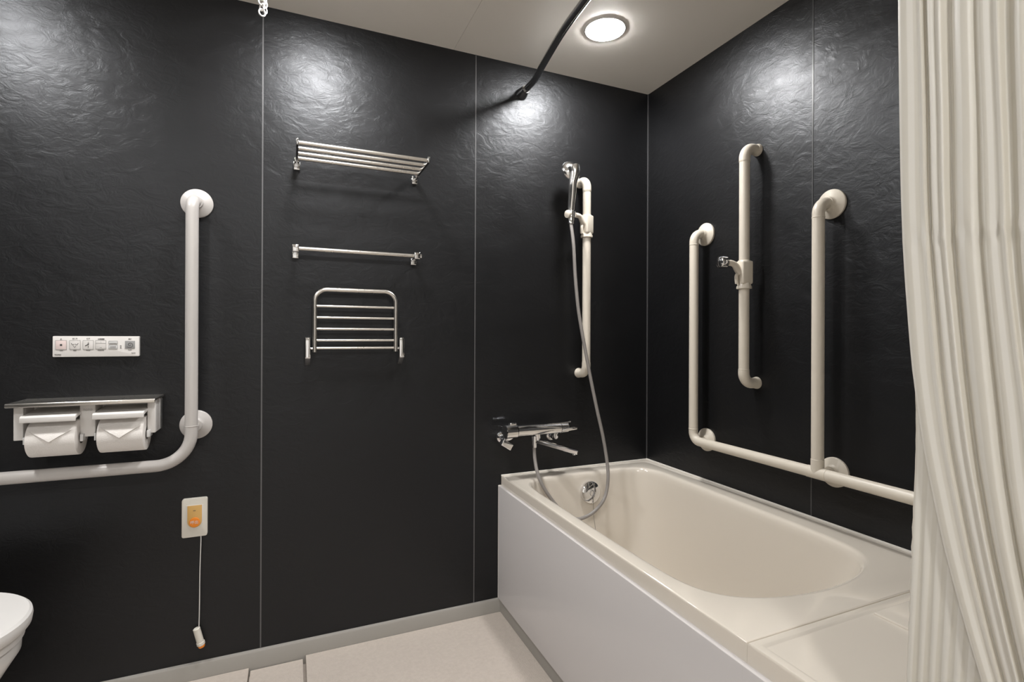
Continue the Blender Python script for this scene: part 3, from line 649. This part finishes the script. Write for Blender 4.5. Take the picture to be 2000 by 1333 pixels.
cu = thing('shower_curtain', 'cream striped shower curtain hanging in folds at the right edge', 'curtain', (-0.76, -1.75, 0.12))
ZB, ZT = 0.14, 2.055
edge = [(2.06, -1.492), (1.543, -1.491), (1.408, -1.493), (1.24, -1.497), (1.14, -1.503), (1.074, -1.509), (0.977, -1.514), (0.911, -1.510), (0.825, -1.507), (0.759, -1.505), (0.711, -1.503), (0.656, -1.501), (0.14, -1.497)]
def lerpt(tab, z): return sum(lerp1(tab, max(0.14, min(2.06, z + o))) * w_ for o, w_ in ((-.06, .2), (-.03, .2), (0, .2), (.03, .2), (.06, .2)))
def lerp1(tab, z):
    for (za, a), (zb, b_) in zip(tab, tab[1:]):
        if z >= zb: return b_ + (a - b_) * (z - zb) / (za - zb) if za != zb else a
    return tab[-1][1]
def sm(x): x = max(0, min(1, x)); return x * x * (3 - 2 * x)
# fold ridges: (cloth position, distance behind the leading edge at the top, the same low down, how far it stands out)
FOLDS = [(0.000, 0.000, 0.000), (0.006, 0.0005, 0.006), (0.020, 0.010, 0.012), (0.038, 0.020, 0.004), (0.055, 0.0265, 0.010), (0.066, 0.0285, -0.014), (0.085, 0.036, 0.006), (0.100, 0.044, 0.002),
         (0.114, 0.050, 0.009), (0.128, 0.054, -0.010), (0.150, 0.064, 0.006), (0.170, 0.076, 0.010), (0.180, 0.078, -0.016), (0.205, 0.088, 0.006), (0.225, 0.098, 0.000),
         (0.243, 0.106, 0.010), (0.256, 0.108, -0.018), (0.285, 0.122, -0.002), (0.32, 0.138, -0.026), (0.36, 0.156, 0.004), (0.40, 0.176, -0.022), (0.44, 0.196, 0.006), (0.48, 0.216, -0.02),
         (0.52, 0.236, 0.006), (0.56, 0.256, -0.02), (0.60, 0.276, 0.006), (0.64, 0.296, -0.02), (0.68, 0.316, 0.006), (0.72, 0.336, -0.02), (0.76, 0.356, 0.006), (0.80, 0.40, -0.01)]
fc = catmull([V(*f) for f in FOLDS], 10); NF = 60
SPREAD = [(2.06, 0.0004), (1.06, 0.0006), (1.00, 0.004), (0.90, 0.024), (0.78, 0.056), (0.656, 0.098), (0.14, 0.19)]   # how far the front layer has swung back off the under layer
NV = 150; cb = B(); uvl = cb.loops.layers.uv.new('UVMap'); grid = []
for j in range(NV + 1):
    z = ZT + (ZB - ZT) * j / NV; row = []; low = sm((1.10 - z) / 0.45); e = lerpt(edge, z); sp = lerpt(SPREAD, z)
    cre = math.exp(-((z - 1.228) / 0.006) ** 2)
    for i in range(NF):                     # the under layer with its fine pleats
        q = i / NF; d = sp * q
        pl_ = 0.0017 * low * math.sin(d * 2 * PI / 0.0125 + 1.3 * math.sin(z * 7))
        x = -0.7515 - pl_ - 0.002 * math.sin(q * PI) * low
        y = e + 0.0045 - d + 0.0010 * low * math.sin(z * 260) * (1 if i < 2 else 0)
        row.append((cb.verts.new(V(x, y, z)), -d * 1.65 - 0.008 + 0.002 * math.sin(z * 9), z))
    for i in range(len(fc)):
        p = fc[i]; u = p.x
        wob = 0.0012 * math.sin(z * 4 + u * 47) + 0.0005 * math.sin(z * 23 + u * 11)
        amp = 0.9 + 0.35 * math.sin(z * 2.6 + u * 37)
        dd_ = p.y + sp * max(0.0, 1 - p.y / 0.30)
        x = -0.7550 - (p.z * 0.46 * amp + 0.004) * min(1, u / .006 if u > 0 else 0) - 0.0025 * cre * min(1, u * 40) * math.sin(u * 190) + 0.003 * low * math.sin(u * 25 + 1) * min(1, u * 60)
        x -= max(0, u - .25) * 0.05
        y = e + 0.0025 - dd_ - wob * min(1, u * 30)
        row.append((cb.verts.new(V(x, y, z)), u, z))
    grid.append(row)
for a, c in zip(grid, grid[1:]):
    for i in range(len(a) - 1):
        f_ = cb.faces.new((a[i][0], a[i + 1][0], c[i + 1][0], c[i][0]))
        for lp, s_ in zip(f_.loops, (a[i], a[i + 1], c[i + 1], c[i])): lp[uvl].uv = (s_[1], s_[2])
co = obj('cloth', cb, 'curtain', cu, sharp=180)
sol = co.modifiers.new('thickness', 'SOLIDIFY'); sol.thickness = 0.0006; sol.offset = 0
for k, yy in enumerate([-1.50, -1.545, -1.59, -1.635, -1.68, -1.73, -1.78, -1.84]):
    tq = [V(-0.757 + .018 * math.cos(a), yy, 2.075 + .030 * math.sin(a)) for a in [2 * PI * q / 24 for q in range(24)]]
    obj('ring', tube(B(), tq, 0.0016, 8, closed=True), 'chrome', cu)

# ------------------------------------------------------------ chain from the ceiling
chn = thing('hanging_chain', 'short white plastic chain hanging from the ceiling above the left panel joint', 'chain', (-1.571, -0.297, 2.2))
def link(c_, rotz, rr_=0.0082, hh=0.0095, wd=0.0021):
    d = B(); ex = V(math.cos(rotz), math.sin(rotz), 0)
    tube(d, [c_ + ex * rr_ * math.cos(a) + V(0, 0, hh * math.sin(a)) for a in [2 * PI * q / 24 for q in range(24)]], wd, 10, closed=True); return d
z = 2.0095; k = 0
while z < 2.195:
    obj('link', link(V(-1.5700 + (k % 2) * .0006 - k * .0005, -0.297, z), 0.25 if k % 2 == 0 else -0.75), 'white', chn); z += 0.0152; k += 1
z = 2.022; k = 0
while z < 2.195:
    obj('link', link(V(-1.5625 - k * .0007, -0.290, z), 0.9 if k % 2 == 0 else -0.5, 0.0065, 0.0085, 0.0018), 'white', chn); z += 0.0140; k += 1
obj('ceiling_hook', lathe(B(), [(0.012, 0), (0.012, .004), (0.004, .006), (0.003, .012)], V(-1.571, -0.295, 2.2), (0, 0, -1), 24), 'white', chn)
